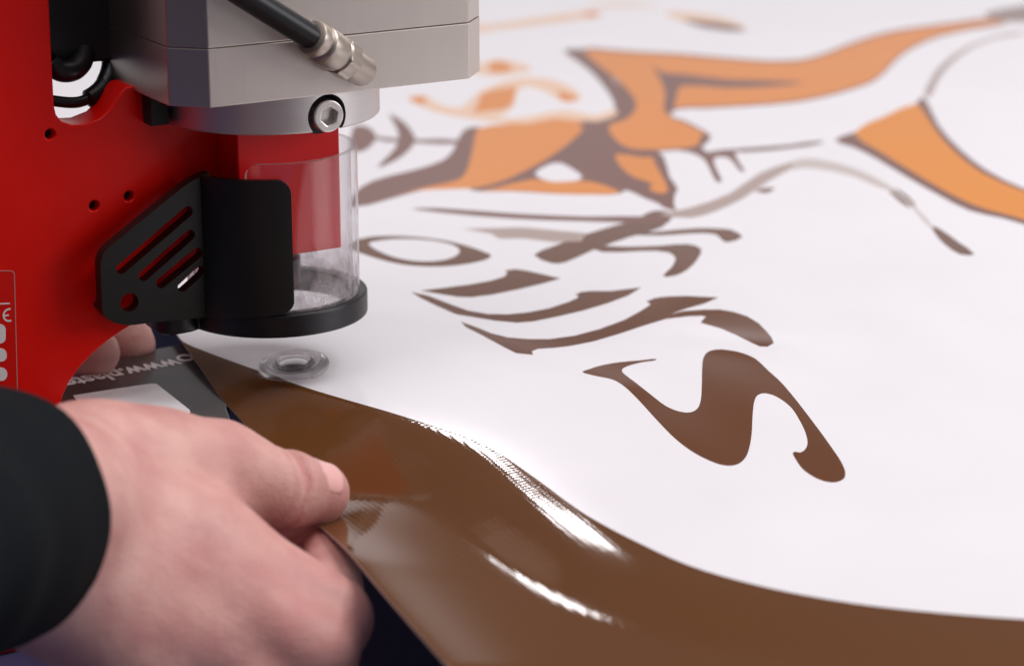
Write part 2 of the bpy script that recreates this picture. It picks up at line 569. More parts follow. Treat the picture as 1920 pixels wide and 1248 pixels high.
def text_mesh(name, body, size, mat, parent, bold=0.0, extrude=0.05, xscale=1.0, yscale=1.0):
    cu = bpy.data.curves.new(name, 'FONT')
    cu.body = body; cu.size = size * S; cu.offset = bold * S; cu.extrude = extrude * S
    cu.resolution_u = 6
    tmp = bpy.data.objects.new(name + '_tmp', cu)
    COL.objects.link(tmp)
    dg = bpy.context.evaluated_depsgraph_get()
    me = bpy.data.meshes.new_from_object(tmp.evaluated_get(dg))
    bpy.data.objects.remove(tmp)
    me.materials.clear(); me.materials.append(mat)
    me.transform(Matrix.Diagonal((xscale, yscale, 1, 1)))
    o = bpy.data.objects.new(name, me)
    COL.objects.link(o)
    o.parent = parent
    return o


# ------------------------------------------------------------------ setting: the work table under everything
TABLE_Z = -80.0
tb = mk('table', [(-700, 100, TABLE_Z), (900, 100, TABLE_Z), (900, 2300, TABLE_Z), (-700, 2300, TABLE_Z),
                  (-700, 100, TABLE_Z - 30), (900, 100, TABLE_Z - 30), (900, 2300, TABLE_Z - 30), (-700, 2300, TABLE_Z - 30)],
        [(0, 1, 2, 3), (7, 6, 5, 4), (0, 4, 5, 1), (1, 5, 6, 2), (2, 6, 7, 3), (3, 7, 4, 0)], M['navy'])
tag(tb, kind='structure')

# ------------------------------------------------------------------ banner surface
RIDGE_PX = [(250, 585), (330, 628), (450, 680), (580, 727), (740, 775), (870, 818), (940, 852), (1100, 967), (1300, 1062),
            (1600, 1131), (1940, 1162), (2200, 1176)]
RID = np.array([on_z(*p)[:2] for p in RIDGE_PX])
RID_A = np.array([.10, .14, .18, .20, .23, .26, .27, .22, .13, .06, .03, .015])      # how steeply the banner falls off the fold
RID_S = np.array([95, 95, 95, 86, 64, 39, 30, 33, 38, 38, 38, 38.0])                # where the slope eases off again
RID_R = np.array([3, 3, 3, 3, 3, 9, 17, 13, 10, 12, 14, 14.0])                      # how round the fold is
RID_D = np.array(catmull(RID, 6))
RID_T = np.linspace(0, 1, len(RID_D))
EDGE_PX = [(835, 1248), (700, 1090), (600, 985), (470, 810), (415, 745), (380, 695), (345, 645), (322, 612)]
B0 = on_z(930, 980)[:2]; B1 = on_z(1125, 1185)[:2]


def seg_dist(x, y, a, b):
    d = b - a
    L2 = float(d @ d)
    t = np.clip(((x - a[0]) * d[0] + (y - a[1]) * d[1]) / L2, 0, 1)
    dx = x - (a[0] + t * d[0]); dy = y - (a[1] + t * d[1])
    return np.sqrt(dx * dx + dy * dy), t, (d[0] * (y - a[1]) - d[1] * (x - a[0]))


EDGE_XY = None
WREF = 20.0
RSH = 1.8
BUMPS = [(on_z(740, 592)[:2], on_z(1140, 722)[:2], 0.42, 14.0), (on_z(1310, 632)[:2], on_z(1450, 648)[:2], 0.5, 12.0)]


def height(x, y):
    x = np.asarray(x, float); y = np.asarray(y, float)
    best = np.full(x.shape, 1e9); sgn = np.ones(x.shape)
    acc = np.zeros(x.shape); wac = np.zeros(x.shape); acs = np.zeros(x.shape); acr = np.zeros(x.shape)
    ia = np.interp(RID_T, np.linspace(0, 1, len(RID_A)), RID_A); is_ = np.interp(RID_T, np.linspace(0, 1, len(RID_S)), RID_S)
    ir = np.interp(RID_T, np.linspace(0, 1, len(RID_R)), RID_R)
    for i in range(len(RID_D) - 1):
        d, t, cr = seg_dist(x, y, RID_D[i], RID_D[i + 1])
        ln = np.linalg.norm(RID_D[i + 1] - RID_D[i])
        w_ = ln * np.exp(-(d * d) / (2 * (18.0 + 0.35 * WREF) ** 2)) + ln * 1e-9 / (1 + d)
        acc += ia[i] * w_; wac += w_; acs += is_[i] * w_; acr += ir[i] * w_
        up = d < best
        best = np.where(up, d, best); sgn = np.where(up, np.where(cr < 0, 1.0, -1.0), sgn)
    amp = acc / wac; s2 = acs / wac; r = acr / wac
    s = best * sgn                               # positive on the near side of the fold
    q = s - 0.35 * r - RSH
    q2 = s - s2
    z = -amp * ((np.sqrt(q * q + r * r) + q) * 0.5 - 0.97 * (np.sqrt(q2 * q2 + 12.0) + q2) * 0.5)
    und = 0.16 * np.sin(x / 9.5 + 0.4 * np.sin(y / 31.0)) * np.sin(y / 21.0 + x / 60.0) + 0.22 * np.sin(x / 23.0 - y / 37.0)
    z = z + und * np.clip((y - 600) / 60, 0, 1) * np.clip((1000 - y) / 120, 0, 1) * np.clip((x - 20) / 40, 0, 1)
    for (a_, b_, am_, wd_) in BUMPS:             # low waves in the flat part
        dd, _, _ = seg_dist(x, y, a_, b_)
        z = z + am_ * np.exp(-(dd / wd_) ** 2)
    if EDGE_XY is not None:                      # the free edge lifts a little
        dm = np.full(x.shape, 1e9)
        for i in range(len(EDGE_XY) - 1):
            dd, _, _ = seg_dist(x, y, EDGE_XY[i], EDGE_XY[i + 1])
            dm = np.minimum(dm, dd)
        lift = np.clip((688 - y) / 50, 0, 1)
        lift = lift * lift * (3 - 2 * lift)
        z = z + lift * 3.2 * np.exp(-(dm / 15.0) ** 1.5)
    return z


def on_banner(px, py, it=14):
    z = 0.0
    for _ in range(it):
        p = on_z(px, py, z)
        z = float(height(p[0], p[1]))
    return on_z(px, py, z)


EDGE_XY = [on_banner(*p)[:2] for p in EDGE_PX]
EDGE_XY = np.array(EDGE_XY)
EDGE_XY = np.array([on_banner(*p)[:2] for p in EDGE_PX])

GR_C = on_banner(551, 692)
# printed shapes, outlines on the banner ------------------------------------------------
def c1(pts): return [(640 + x / 3.2, 340 + y / 3.2) for x, y in pts]
def c2(pts): return [(1000 + x / 2.496, 440 + y / 2.496) for x, y in pts]
def c7(pts): return [(640 + x / 2.497, y / 2.497) for x, y in pts]
def c8(pts): return [(1200 + x / 2.496, y / 2.496) for x, y in pts]
def c9(pts): return [(1100 + x / 3.467, 180 + y / 3.467) for x, y in pts]

def grow(poly, d):
    out = []
    n = len(poly)
    area = sum(poly[i - 1][0] * poly[i][1] - poly[i][0] * poly[i - 1][1] for i in range(n))
    sg = 1 if area > 0 else -1
    for i in range(n):
        a = np.array(poly[i - 1], float); b = np.array(poly[(i + 1) % n], float)
        t = b - a; t /= max(1e-6, np.linalg.norm(t))
        out.append(tuple(np.array(poly[i], float) + sg * d * np.array([t[1], -t[0]])))
    return out


PRINT = []          # (material, outline in pixels, smooth)
PRINT.append(('brown', None, 0))
PRINT.append(('letter', c2([(228,641),(262,628),(300,615),(350,604),(400,596),(500,587),(575,581),(575,585),(500,598),(440,615),(417,628),(416,640),(440,662),(480,692),(560,755),(620,800),(680,825),(735,830),(768,812),(783,775),(788,700),(790,620),(796,575),(816,548),(860,536),(920,540),(985,555),(1040,580),(1100,635),(1160,690),(1220,760),(1290,850),(1350,930),(1400,1000),(1440,1060),(1460,1110),(1455,1138),(1425,1155),(1380,1156),(1320,1136),(1260,1095),(1228,1050),(1214,1020),(1226,1014),(1250,1017),(1272,1003),(1283,975),(1275,930),(1250,875),(1210,812),(1160,770),(1110,746),(1070,742),(1045,755),(1033,785),(1026,850),(1022,930),(1010,1000),(992,1043),(962,1070),(920,1080),(870,1073),(800,1045),(730,1005),(660,950),(600,890),(540,825),(480,760),(420,705),(370,677),(300,662)]), 3))
PRINT.append(('letter', c1([(40,395),(70,360),(120,343),(200,330),(350,328),(500,338),(650,360),(770,392),(850,420),(900,446),(870,468),(780,491),(680,505),(560,511),(430,506),(320,490),(220,465),(120,432),(60,412)]), 3))
PRINT.append(('white', c1([(165,372),(250,352),(380,345),(520,352),(630,370),(695,395),(710,420),(690,445),(620,470),(520,480),(420,475),(320,455),(240,425),(185,395)]), 3))
PRINT.append(('letter', c1([(480,655),(600,645),(760,625),(900,600),(980,575),(1000,552),(985,540),(1040,530),(1110,540),(1200,560),(1310,582),(1200,610),(1050,645),(900,675),(780,690),(700,687),(600,672)]), 1))
PRINT.append(('letter', c1([(420,668),(520,690),(650,740),(760,780),(880,800),(1000,802),(1120,790),(1250,765),(1370,725),(1415,705),(1428,690),(1410,680),(1440,668),(1500,662),(1620,662),(1800,640),(1720,680),(1600,725),(1450,770),(1300,805),(1150,835),(1050,842),(920,830),(800,810),(690,792),(560,735),(470,690)]), 1))
PRINT.append(('letter', c1([(715,845),(800,875),(900,915),(1000,940),(1120,950),(1250,950),(1400,930),(1550,890),(1700,835),(1800,780),(1850,748),(1860,735),(1835,722),(1880,705)]) + c2([(600,295),(640,292),(720,290),(865,297),(800,318),(720,340),(640,368),(700,361),(790,354),(870,353),(940,365),(1000,385),(1050,415),(1085,450),(1110,480),(1122,505),(1095,520),(1060,518),(1020,500),(950,465),(880,435),(785,408),(800,395),(812,382),(790,375),(720,378),(620,390),(520,420),(400,460),(280,495),(180,515),(100,525),(20,530)]) + c1([(1140,1015),(1150,1035),(1050,1025),(980,990),(850,920),(750,870)]), 1))
PRINT.append(('letter', [(1003,478),(1040,462),(1085,445),(1150,425),(1195,412),(1212,402),(1230,396),(1262,402),(1240,425),(1180,443),(1110,468),(1060,490),(1035,492)], 2))
PRINT.append(('letter', [(1100,462),(1170,464),(1240,462),(1290,459),(1314,468),(1306,486),(1288,504),(1266,515),(1244,517),(1260,502),(1268,484),(1255,472),(1200,469),(1130,471)], 2))
PRINT.append(('letter', [(1180,440),(1240,435),(1310,429),(1345,430),(1370,432),(1391,443),(1362,453),(1352,446),(1342,438),(1300,436),(1240,440)], 2))
PRINT.append(('art_brown', [(770,391),(820,390),(960,400),(1100,406),(1230,406),(1245,410),(1240,415),(1100,415),(960,410),(820,398)], 2))
PRINT.append(('grey_ink', [(866,429),(980,426),(1100,437),(1090,452),(1040,454),(980,447),(936,448),(920,438)], 1))
# drawing in the background
PRINT.append(('art_brown', c7([(40,970),(60,905),(150,845),(330,798),(480,748),(525,700),(545,655),(580,605),(660,598),(700,700),(620,850),(420,880),(250,925)]), 2))
PRINT.append(('art_brown', grow(c7([(225,540),(290,578),(330,630),(340,655),(310,700),(250,745),(170,780),(230,730),(262,690),(276,640),(262,590)]), 3), 2))
PRINT.append(('art_brown', grow(c7([(60,598),(120,600),(158,640),(132,680),(95,702),(60,705)]), 3), 2))
PRINT.append(('art_brown', c7([(110,636),(250,648),(350,654),(560,657),(560,671),(350,670),(200,662)]), 2))
PRINT.append(('art_brown', c7([(1000,640),(1110,590),(1180,578),(1250,590),(1290,640),(1340,680),(1480,690)]) + c8([(60,690),(110,730),(140,830),(178,885),(165,905),(160,960),(170,985),(100,966)]) + c7([(1500,962),(1420,928),(1330,890),(1310,906),(1200,912),(1000,908),(800,896),(640,896),(600,886),(760,842),(850,798),(960,735)]), 2))
PRINT.append(('orange', c7([(640,602),(780,580),(900,545),(1000,530),(1110,548),(1150,570),(1110,630),(1040,690),(960,745),(850,805),(760,845),(640,878),(560,884),(420,888),(330,897),(250,915),(420,870),(555,838),(592,790),(622,660)]), 2))
PRINT.append(('white', c7([(905,815),(960,775),(1020,762),(1080,790),(1130,830),(1080,850),(980,850)]), 2))
PRINT.append(('orange', c7([(720,880),(900,838),(1000,852),(1120,846),(1200,857),(1310,902),(1200,911),(1000,906),(800,893),(650,895)]), 2))
PRINT.append(('art_brown', [(1056,95),(1090,92),(1120,96),(1150,150),(1190,180),(1190,215),(1165,230),(1150,238),(1100,242),(1085,232),(1120,222),(1150,212),(1152,195),(1138,170),(1108,135),(1075,110)], 2))
ARM = [(1098,94)] + c8([(-150,240),(0,250),(200,260),(400,278),(600,292),(750,287),(850,263),(1000,205),(1150,160),(1300,135),(1500,110),(1640,94),(1720,102),(1560,130),(1400,165),(1280,215),(1200,270),(1140,335),(1080,380),(980,415),(850,450),(700,475),(500,490),(300,500),(170,505),(135,545),(200,570),(270,605),(325,640),(285,680),(180,695),(0,700),(-60,690)]) + c7([(1280,650),(1250,590),(1330,560),(1372,520),(1380,480),(1340,420),(1290,370),(1210,310),(1140,245)])
PRINT.append(('art_brown', grow(ARM, 3.5), 2))
PRINT.append(('orange', ARM, 2))
PRINT.append(('art_brown', c8([(55,300),(100,338),(200,348),(400,372),(600,378),(770,388),(600,406),(400,411),(200,402),(178,420),(168,470),(142,535),(112,520),(118,450),(105,390)]), 2))
PRINT.append(('art_brown', c8([(290,628),(330,640),(290,690),(320,712),(440,712),(460,755),(492,805),(468,800),(430,752),(400,735),(345,742),(362,800),(384,850),(358,850),(330,800),(298,745),(230,712),(160,702),(270,680)]), 2))
PRINT.append(('orange', c7([(1280,722),(1400,735),(1500,735)]) + c8([(60,735),(90,800),(132,890),(100,906),(40,882)]) + c7([(1460,862),(1370,830),(1310,782)]), 2))
PRINT.append(('art_brown', c8([(910,658),(1000,620),(1120,600),(1290,488),(1320,452),(1350,490),(1400,590),(1500,700),(1620,795),(1800,883),(2050,960),(2050,1095),(1700,1022),(1540,985),(1400,915),(1250,830),(1100,740),(1000,690)]), 2))
PRINT.append(('amber', c8([(1000,622),(1150,542),(1290,487),(1325,520),(1385,612),(1468,705),(1600,808),(1800,895),(2050,975),(2050,1066),(1700,1000),(1560,958),(1400,878),(1250,788),(1120,708)]), 2))
PRINT.append(('grey_ink', c8([(1330,440),(1350,390),(1390,325),(1450,270),(1540,215),(1660,170),(1800,150),(1800,158),(1670,180),(1560,222),(1480,280),(1425,335),(1390,390),(1355,460)]), 2))
PRINT.append(('letter', c8([(1160,878),(1200,888),(1250,920),(1288,966),(1258,966),(1210,935)]), 2))
PRINT.append(('letter', c8([(1366,1058),(1410,1080),(1480,1130),(1562,1191),(1500,1187),(1430,1142),(1390,1100)]), 2))
PRINT.append(('faint_ink', c8([(560,815),(680,765),(770,740),(900,757),(1020,793),(1140,851),(1200,890),(1285,965),(1372,1062),(1362,1068),(1275,975),(1190,900),(1140,884),(1095,868),(1000,826),(850,794),(770,788),(680,800)]), 2))
PRINT.append(('art_brown', c8([(320,708),(500,693),(700,678),(850,660),(860,668),(700,695),(500,712)]), 2))
PRINT.append(('grey_ink', c8([(90,1005),(240,970),(420,905),(560,810),(700,765),(720,775),(600,850),(480,930),(350,990),(240,1020)]), 2))
PRINT.append(('art_brown', c8([(540,892),(600,878),(632,882),(590,905)]), 2))
# pale lettering at the back
PRINT.append(('pale', [(800,205),(860,206),(905,214),(960,222),(1010,214),(1060,206),(1120,216),(1150,205),(1160,212),(1120,228),(1040,222),(990,232),(920,228),(850,218)], 2))
PRINT.append(('pale', [(880,128),(930,112),(975,118),(1000,130),(960,140),(905,142)], 2))
PRINT.append(('pale', c7([(310,455),(400,448),(440,480),(560,505),(630,440),(690,410),(780,375),(900,362),(1010,378),(1100,425),(1125,462),(1060,482),(1000,455),(900,410),(830,420),(810,495),(760,538),(640,552),(480,530),(370,498)]), 2))
PRINT.append(('orange', c7([(655,438),(720,418),(822,406),(800,490),(760,512),(612,530),(640,490)]), 1))
PRINT.append(('orange', c7([(690,300),(740,285),(805,318),(770,338),(700,335)]), 2))
PRINT.append(('orange', c7([(1015,430),(1060,438),(1108,460),(1070,474),(1025,468)]), 2))
PRINT.append(('orange', c7([(310,466),(395,452),(385,490),(350,482)]), 2))
PRINT.append(('pale', c7([(560,130),(700,115),(900,88),(1130,55),(1230,62),(1180,82),(900,120),(700,145),(560,160)]), 2))
PRINT.append(('orange', c7([(1130,60),(1180,55),(1215,70),(1160,82)]), 2))
PRINT.append(('pale', c7([(1130,32),(1300,15),(1500,30),(1300,32)]), 2))
PRINT.append(('pale', c8([(110,58),(300,68),(470,112),(500,140),(300,125),(180,95)]), 2))
PRINT.append(('art_brown', c8([(200,95),(300,102),(440,122),(500,148),(300,132)]), 2))
PRINT.append(('letter', c8([(1610,68),(1700,45),(1850,25),(2050,15),(2050,110),(1800,102),(1700,97)]), 2))


def build_banner():
    edge = [np.asarray(p) for p in catmull(EDGE_XY, 6)]
    near = on_banner(835, 1248)[:2] + (EDGE_XY[0] - EDGE_XY[1]) * 0.9
    far_d = (EDGE_XY[-1] - EDGE_XY[-4]); far_d /= np.linalg.norm(far_d)
    far = EDGE_XY[-1] + far_d * (2150 - EDGE_XY[-1][1]) / far_d[1]
    outline = [near] + edge + [far, np.array([620.0, 2150.0]), np.array([620.0, near[1]])]
    polys = [outline]
    mats = ['white']
    # brown border: the near strip between the free edge and the fold line
    bpx = [(333, 628), (345, 641), (400, 664), (480, 693), (580, 728), (650, 749), (740, 775), (820, 801), (870, 818), (905, 833), (940, 852), (1000, 893),
           (1100, 965), (1200, 1018), (1300, 1062), (1450, 1103), (1600, 1130), (1750, 1147), (1940, 1161), (2100, 1166)]
    bl = [on_banner(*p)[:2] for p in bpx]
    bl = catmull(bl, 5)
    bl[0] = bl[0] + (bl[0] - bl[3])
    far_r = np.array([640.0, bl[-1][1] - 15])
    brown = list(bl) + [far_r, np.array([640.0, near[1] - 30]), near + np.array([-60, -30]), EDGE_XY[2] + np.array([-80, 0]), EDGE_XY[-1] + np.array([-60, -10])]
    polys.append(brown); mats.append('brown')
    for mt, pl, sub in PRINT[1:]:
        if mt == 'letter' and sub != 3 and pl[0][1] < 700:
            pl = grow(pl, 1.6)
        q = catmull(pl, sub, True) if sub > 1 else pl
        polys.append([on_banner(*p, it=6)[:2] for p in q]); mats.append(mt)
    hole = [np.array(p) for p in circle(GR_C[0], GR_C[1], 7.0, 28)]
    polys.append(hole); mats.append('HOLE')
    pts = []; faces = []
    for pl in polys:
        k = len(pts)
        pl2 = [pl[0]]
        for p in pl[1:]:
            if np.linalg.norm(p - pl2[-1]) > 0.05:
                pl2.append(p)
        if sum(pl2[i - 1][0] * pl2[i][1] - pl2[i][0] * pl2[i - 1][1] for i in range(len(pl2))) < 0:
            pl2.reverse()
        pts += [Vector((float(p[0]), float(p[1]))) for p in pl2]
        faces.append(list(range(k, k + len(pl2))))
    op = [tuple(p) for p in outline]
    for x in np.arange(-160, 330, 3.0):
        for y in np.arange(470, 905, 3.0):
            xx = x + (1.5 if int(round(y / 3)) % 2 else 0)
            if inside(op, xx, y):
                pts.append(Vector((xx, y)))
    for x in np.arange(-600, 620, 40.0):
        for y in np.arange(500, 2150, 40.0):
            if inside(op, x, y) and not (-162 < x < 333 and 468 < y < 907):
                pts.append(Vector((x, y)))
    vo, eo, fo, ov, oe, of = delaunay_2d_cdt(pts, [], faces, 0, 0.01)
    order = ['white', 'brown', 'letter', 'art_brown', 'orange', 'amber', 'pale', 'grey_ink', 'faint_ink', 'edge']
    tris = []; mi = []
    for f, o in zip(fo, of):
        if not o or 0 not in o:
            continue
        top = mats[max(o)]
        if top == 'HOLE':
            continue
        tris.append(tuple(f)); mi.append(order.index(top))
    xy = np.array([(v[0], v[1]) for v in vo])
    z = height(xy[:, 0], xy[:, 1])
    n = len(xy)
    e_ = 0.4
    nx = -(height(xy[:, 0] + e_, xy[:, 1]) - height(xy[:, 0] - e_, xy[:, 1])) / (2 * e_)
    ny = -(height(xy[:, 0], xy[:, 1] + e_) - height(xy[:, 0], xy[:, 1] - e_)) / (2 * e_)
    N = np.stack([nx, ny, np.ones(n)], 1); N /= np.linalg.norm(N, axis=1)[:, None]
    TH = 0.6
    top = np.column_stack([xy, z])
    verts = np.vstack([top, top - N * TH])
    # consistent winding
    tt = []
    for t in tris:
        a, b, c = (xy[i] for i in t[:3])
        if (b[0] - a[0]) * (c[1] - a[1]) - (b[1] - a[1]) * (c[0] - a[0]) < 0:
            t = tuple(reversed(t))
        tt.append(t)
    faces = list(tt) + [tuple(i + n for i in reversed(t)) for t in tt]
    idx = mi + [0] * len(tt)
    cnt = {}
    for t in tt:
        for i in range(len(t)):
            a, b = t[i], t[(i + 1) % len(t)]
            cnt[(a, b)] = 1
    rim = [(a, b) for (a, b) in cnt if (b, a) not in cnt]
    for a, b in rim:
        faces.append((b, a, a + n, b + n)); idx.append(9)
    me = bpy.data.meshes.new('banner')
    org = np.array([EDGE_XY[3][0], EDGE_XY[3][1], 0])
    me.from_pydata([tuple((v - org) * S) for v in verts], [], faces)
    for k in order:
        me.materials.append(M[k])
    me.polygons.foreach_set('material_index', idx)
    nf = len(tt)
    me.polygons.foreach_set('use_smooth', [True] * (2 * nf) + [False] * len(rim))
    ob = bpy.data.objects.new('banner', me)
    COL.objects.link(ob)
    ob.location = tuple(org * S)
    allN = np.vstack([N, -N])
    ln = []
    for p in me.polygons:
        for li in p.loop_indices:
            v = me.loops[li].vertex_index
            ln.append(tuple(allN[v]) if p.index < 2 * nf else tuple(p.normal))
    me.normals_split_custom_set(ln)
    return ob


banner = build_banner()
tag(banner, 'glossy white printed vinyl banner with a brown border, brown lettering and orange drawing', 'banner')

# ------------------------------------------------------------------ eyelet press
press = empty('eyelet_press', AX, YAW)
tag(press, 'red machine for setting eyelets with steel head and clear guard tube', 'eyelet press')
YF = 2.0                                          # front face of the frame plate


def fp(l, yl=YF): return [on_m(x, y, yl) for x, y in l]


frame_out = fp([(-260, -1500), (70, -1500), (92, 0), (97, 110), (102, 200), (106, 216), (116, 228), (135, 235), (160, 234), (190, 222), (206, 206), (220, 186), (230, 170), (240, 163), (262, 160), (290, 150), (300, -1500),
                (500, -1500), (500, 400), (480, 440), (440, 462), (400, 482), (362, 510), (328, 542), (292, 578), (262, 600), (232, 618), (200, 640), (172, 664), (148, 690), (130, 716), (118, 742), (110, 775), (107, 820), (106, 1300), (-260, 1300)])
holes = [circle(*on_m(94, 252, YF), 1.75, 18), circle(*on_m(177, 386, YF), 1.75, 18), circle(*on_m(242, 368, YF), 1.75, 18)]
frame = prism('frame', frame_out, holes, YF, 16.0, M['red'], press, bevel=0.7, seg=3, auto=35)
for k, (hx, hy) in enumerate(((94, 252), (177, 386), (242, 368))):
    c = on_m(hx, hy, YF)
    lathe('hole_shade', [(1.74, YF + 3.8), (1.74, YF + 4.4)], M['void'], frame, base=(c[0], 0, c[1]), axis=(0, 1, 0), n=18)  # near-black disc paints the shade down in each hole

box('base_foot', -220, -72, -16, 1.9, TABLE_Z + 0.05, -64, M['red'], press, bevel=1.0)
# sticker on the frame
st = prism('sticker', round_poly(fp([(-60, 506), (27, 507), (33, 745), (-60, 740)]), 1.4), [], YF - 0.22, YF - 0.06, M['sticker_red'], frame)
ol = fp([(-60, 506), (27, 507), (33, 745), (-60, 740)])
inn = fp([(-59, 507.3), (25.8, 508.3), (31.8, 743.5), (-59, 739)])
prism('border_line', round_poly(ol, 1.4), [round_poly(inn, 1.3)], YF - 0.30, YF - 0.23, M['grey_ink'], st)
prism('rule_line', fp([(-60, 570.5), (18, 567), (18, 569.5), (-60, 573)]), [], YF - 0.32, YF - 0.23, M['print_white'], st)
for q in ([(-40, 607), (4, 607), (10, 613), (10, 637), (4, 643), (-40, 644)], [(-40, 653), (5, 652), (12, 659), (12, 671), (6, 677), (-40, 678)], [(-40, 689), (6, 688), (13, 695), (13, 706), (7, 713), (-40, 714)]):
    prism('logo_block', round_poly(fp(q), 0.9), [], YF - 0.34, YF - 0.23, M['print_white'], st)
def ring_arc(cx, cz, r0, r1, a0, a1, n=20):
    t = np.linspace(math.radians(a0), math.radians(a1), n)
    return [(cx + r1 * math.cos(a), cz + r1 * math.sin(a)) for a in t] + [(cx + r0 * math.cos(a), cz + r0 * math.sin(a)) for a in t[::-1]]


cx, cz = on_m(17, 590, YF)
prism('ce_mark', ring_arc(cx, cz, 1.75, 2.35, 75, 285), [], YF - 0.33, YF - 0.23, M['print_white'], st)
prism('ce_mark', [(cx - 1.9, cz - 0.28), (cx - 0.2, cz - 0.28), (cx - 0.2, cz + 0.28), (cx - 1.9, cz + 0.28)], [], YF - 0.34, YF - 0.24, M['print_white'], st)
cx -= 4.6
prism('ce_mark', ring_arc(cx, cz, 1.75, 2.35, 75, 285), [], YF - 0.33, YF - 0.23, M['print_white'], st)

# steel air cylinder: octagonal body of two layers
BY = -39.0
zb = on_m(394, 203, BY)[1]
zs = on_m(392, 92, BY)[1]
xl = on_m(394, 203, BY)[0]
xr = on_m(880, 148, BY)[0]
CH = 10.0


def octa(d=0.0):
    return [(xl + d, BY + d), (xr - d, BY + d), (xr + CH - d, BY + CH), (xr + CH - d, 39 - CH), (xr - d, 39 - d), (xl + d, 39 - d), (xl - CH + d, 39 - CH), (xl - CH + d, BY + CH)]


cyl = prism('cylinder_end_block', octa(), [], zb, zs - 0.12, M['steel'], press, axis='z', bevel=0.35)
cyl2 = prism('cylinder_body', octa(0.15), [], zs + 0.12, zs + 190, M['steel'], press, axis='z', bevel=0.3)
gasket = prism('gasket', octa(0.7), [], zs - 0.3, zs + 0.3, simple('rusty_gasket', srgb(84, 58, 38), 0.7), press, axis='z')

# clamp ring under the cylinder with its cap screw
def z_axis(py): 
    return on_z_axis(py)
def on_z_axis(py, px=517):
    d = ray(px, py); t = AX[1] / d[1]
    return CAM_H + d[2] * t
RR = 38.3
zr0 = on_z_axis(210)
ring = lathe('clamp_ring', [(31, zr0), (RR - 0.6, zr0), (RR, zr0 + 0.6), (RR, zb - 0.05), (31, zb - 0.05)], M['ring_steel'], press, n=160, closed=True)
sx, sz = on_m(604, 213, -32.0)
cut = lathe('cutter', [(7.4, -60), (7.4, -30.5)], M['void'], press, base=(sx - 0.9, 0, sz + 0.3), axis=(0, 1, 0), n=48)
bo = ring.modifiers.new('pocket', 'BOOLEAN'); bo.operation = 'DIFFERENCE'; bo.object = cut; bo.solver = 'EXACT'
bpy.context.view_layer.update()
dg = bpy.context.evaluated_depsgraph_get()
nm = bpy.data.meshes.new_from_object(ring.evaluated_get(dg))
ring.modifiers.clear(); ring.data = nm
nm.polygons.foreach_set('use_smooth', [True] * len(nm.polygons)); nm.set_sharp_from_angle(angle=math.radians(30))
bpy.data.objects.remove(cut)
lathe('pocket_floor', [(7.35, -30.8), (7.35, -30.4)], M['void'], ring, base=(sx - 0.9, 0, sz + 0.3), axis=(0, 1, 0), n=40)  # near-black disc paints the shade in the screw recess
hexh = circle(sx, sz, 3.15, 6, 0.3)
sc_ = prism('cap_screw', circle(sx, sz, 5.5, 48), [hexh], -37.2, -30.9, M['bolt'], ring, bevel=0.5, seg=3, auto=40)
prism('hex_socket', hexh, [], -34.4, -34.0, M['bolt'], sc_)
box('gap_shade_block', -46, -39.5, -6, 1, zr0 + 1.0, zb - 0.1, M['void'], press, bevel=0.2)  # solid near-black block, painted shade of the gap beside the ring

# red ram block and the punch below it
ax0 = on_m(452, 487, -15.0); ax1 = on_m(641, 470, -15.0)
box('ram', ax0[0], ax1[0], -15, 15, (ax0[1] + ax1[1]) / 2, zr0 + 3, M['red_block'], press, bevel=0.6)
zram = (ax0[1] + ax1[1]) / 2
lathe('punch', [(9.5, zram - 13), (9.5, zram - 4), (7.5, zram - 3.5), (7.5, zram + 1)], M['dark_metal'], press, n=48)

# clear guard tube
TZ0 = on_z_axis(578); TZ1 = on_z_axis(273)
RO, RI = 30.2, 27.9
cam_dir = math.atan2(-AX[1], -AX[0]) - YAW                 # machine-frame heading of the camera


def tube_top(a):
    off = (a - cam_dir + math.pi) % (2 * math.pi) - math.pi      # + is to the viewer's right
    lo = math.radians(-17)
    if off >= lo + 0.16 or off < math.radians(-150):
        return TZ1
    if off > lo:
        k = (lo + 0.16 - off) / 0.16
        return TZ1 - 4.8 * (1 - math.sqrt(max(0, 1 - k * k)))
    return TZ1 - 22


tv = []; tf = []; tm = []
NA = 220; NZ = 14
angs = [cam_dir + math.radians(-150.01) + 2 * math.pi * i / NA for i in range(NA)]
angs += [cam_dir + math.radians(-17) + d for d in (0.0, 0.004, 0.01, 0.02, 0.03)]
angs = sorted(angs); NA = len(angs)
for a in angs:
    zt = tube_top(a)
    for r in (RO, RI):
        for k in range(NZ + 1):
            tv.append((r * math.cos(a), r * math.sin(a), TZ0 + (zt - TZ0) * k / NZ))
st_ = 2 * (NZ + 1)
for i in range(NA):
    j = (i + 1) % NA
    for k in range(NZ):
        tf.append((i * st_ + k, j * st_ + k, j * st_ + k + 1, i * st_ + k + 1))
        q = NZ + 1
        tf.append((i * st_ + q + k, i * st_ + q + k + 1, j * st_ + q + k + 1, j * st_ + q + k))
    tf.append((i * st_ + NZ, j * st_ + NZ, j * st_ + 2 * NZ + 1, i * st_ + 2 * NZ + 1))
    tf.append((i * st_, i * st_ + NZ + 1, j * st_ + NZ + 1, j * st_))
    tm += [0] * (2 * NZ) + [1, 0]
gt = mk('guard_tube', tv, tf, [M['acrylic'], M['rim']], press, auto=40, mat_idx=tm)

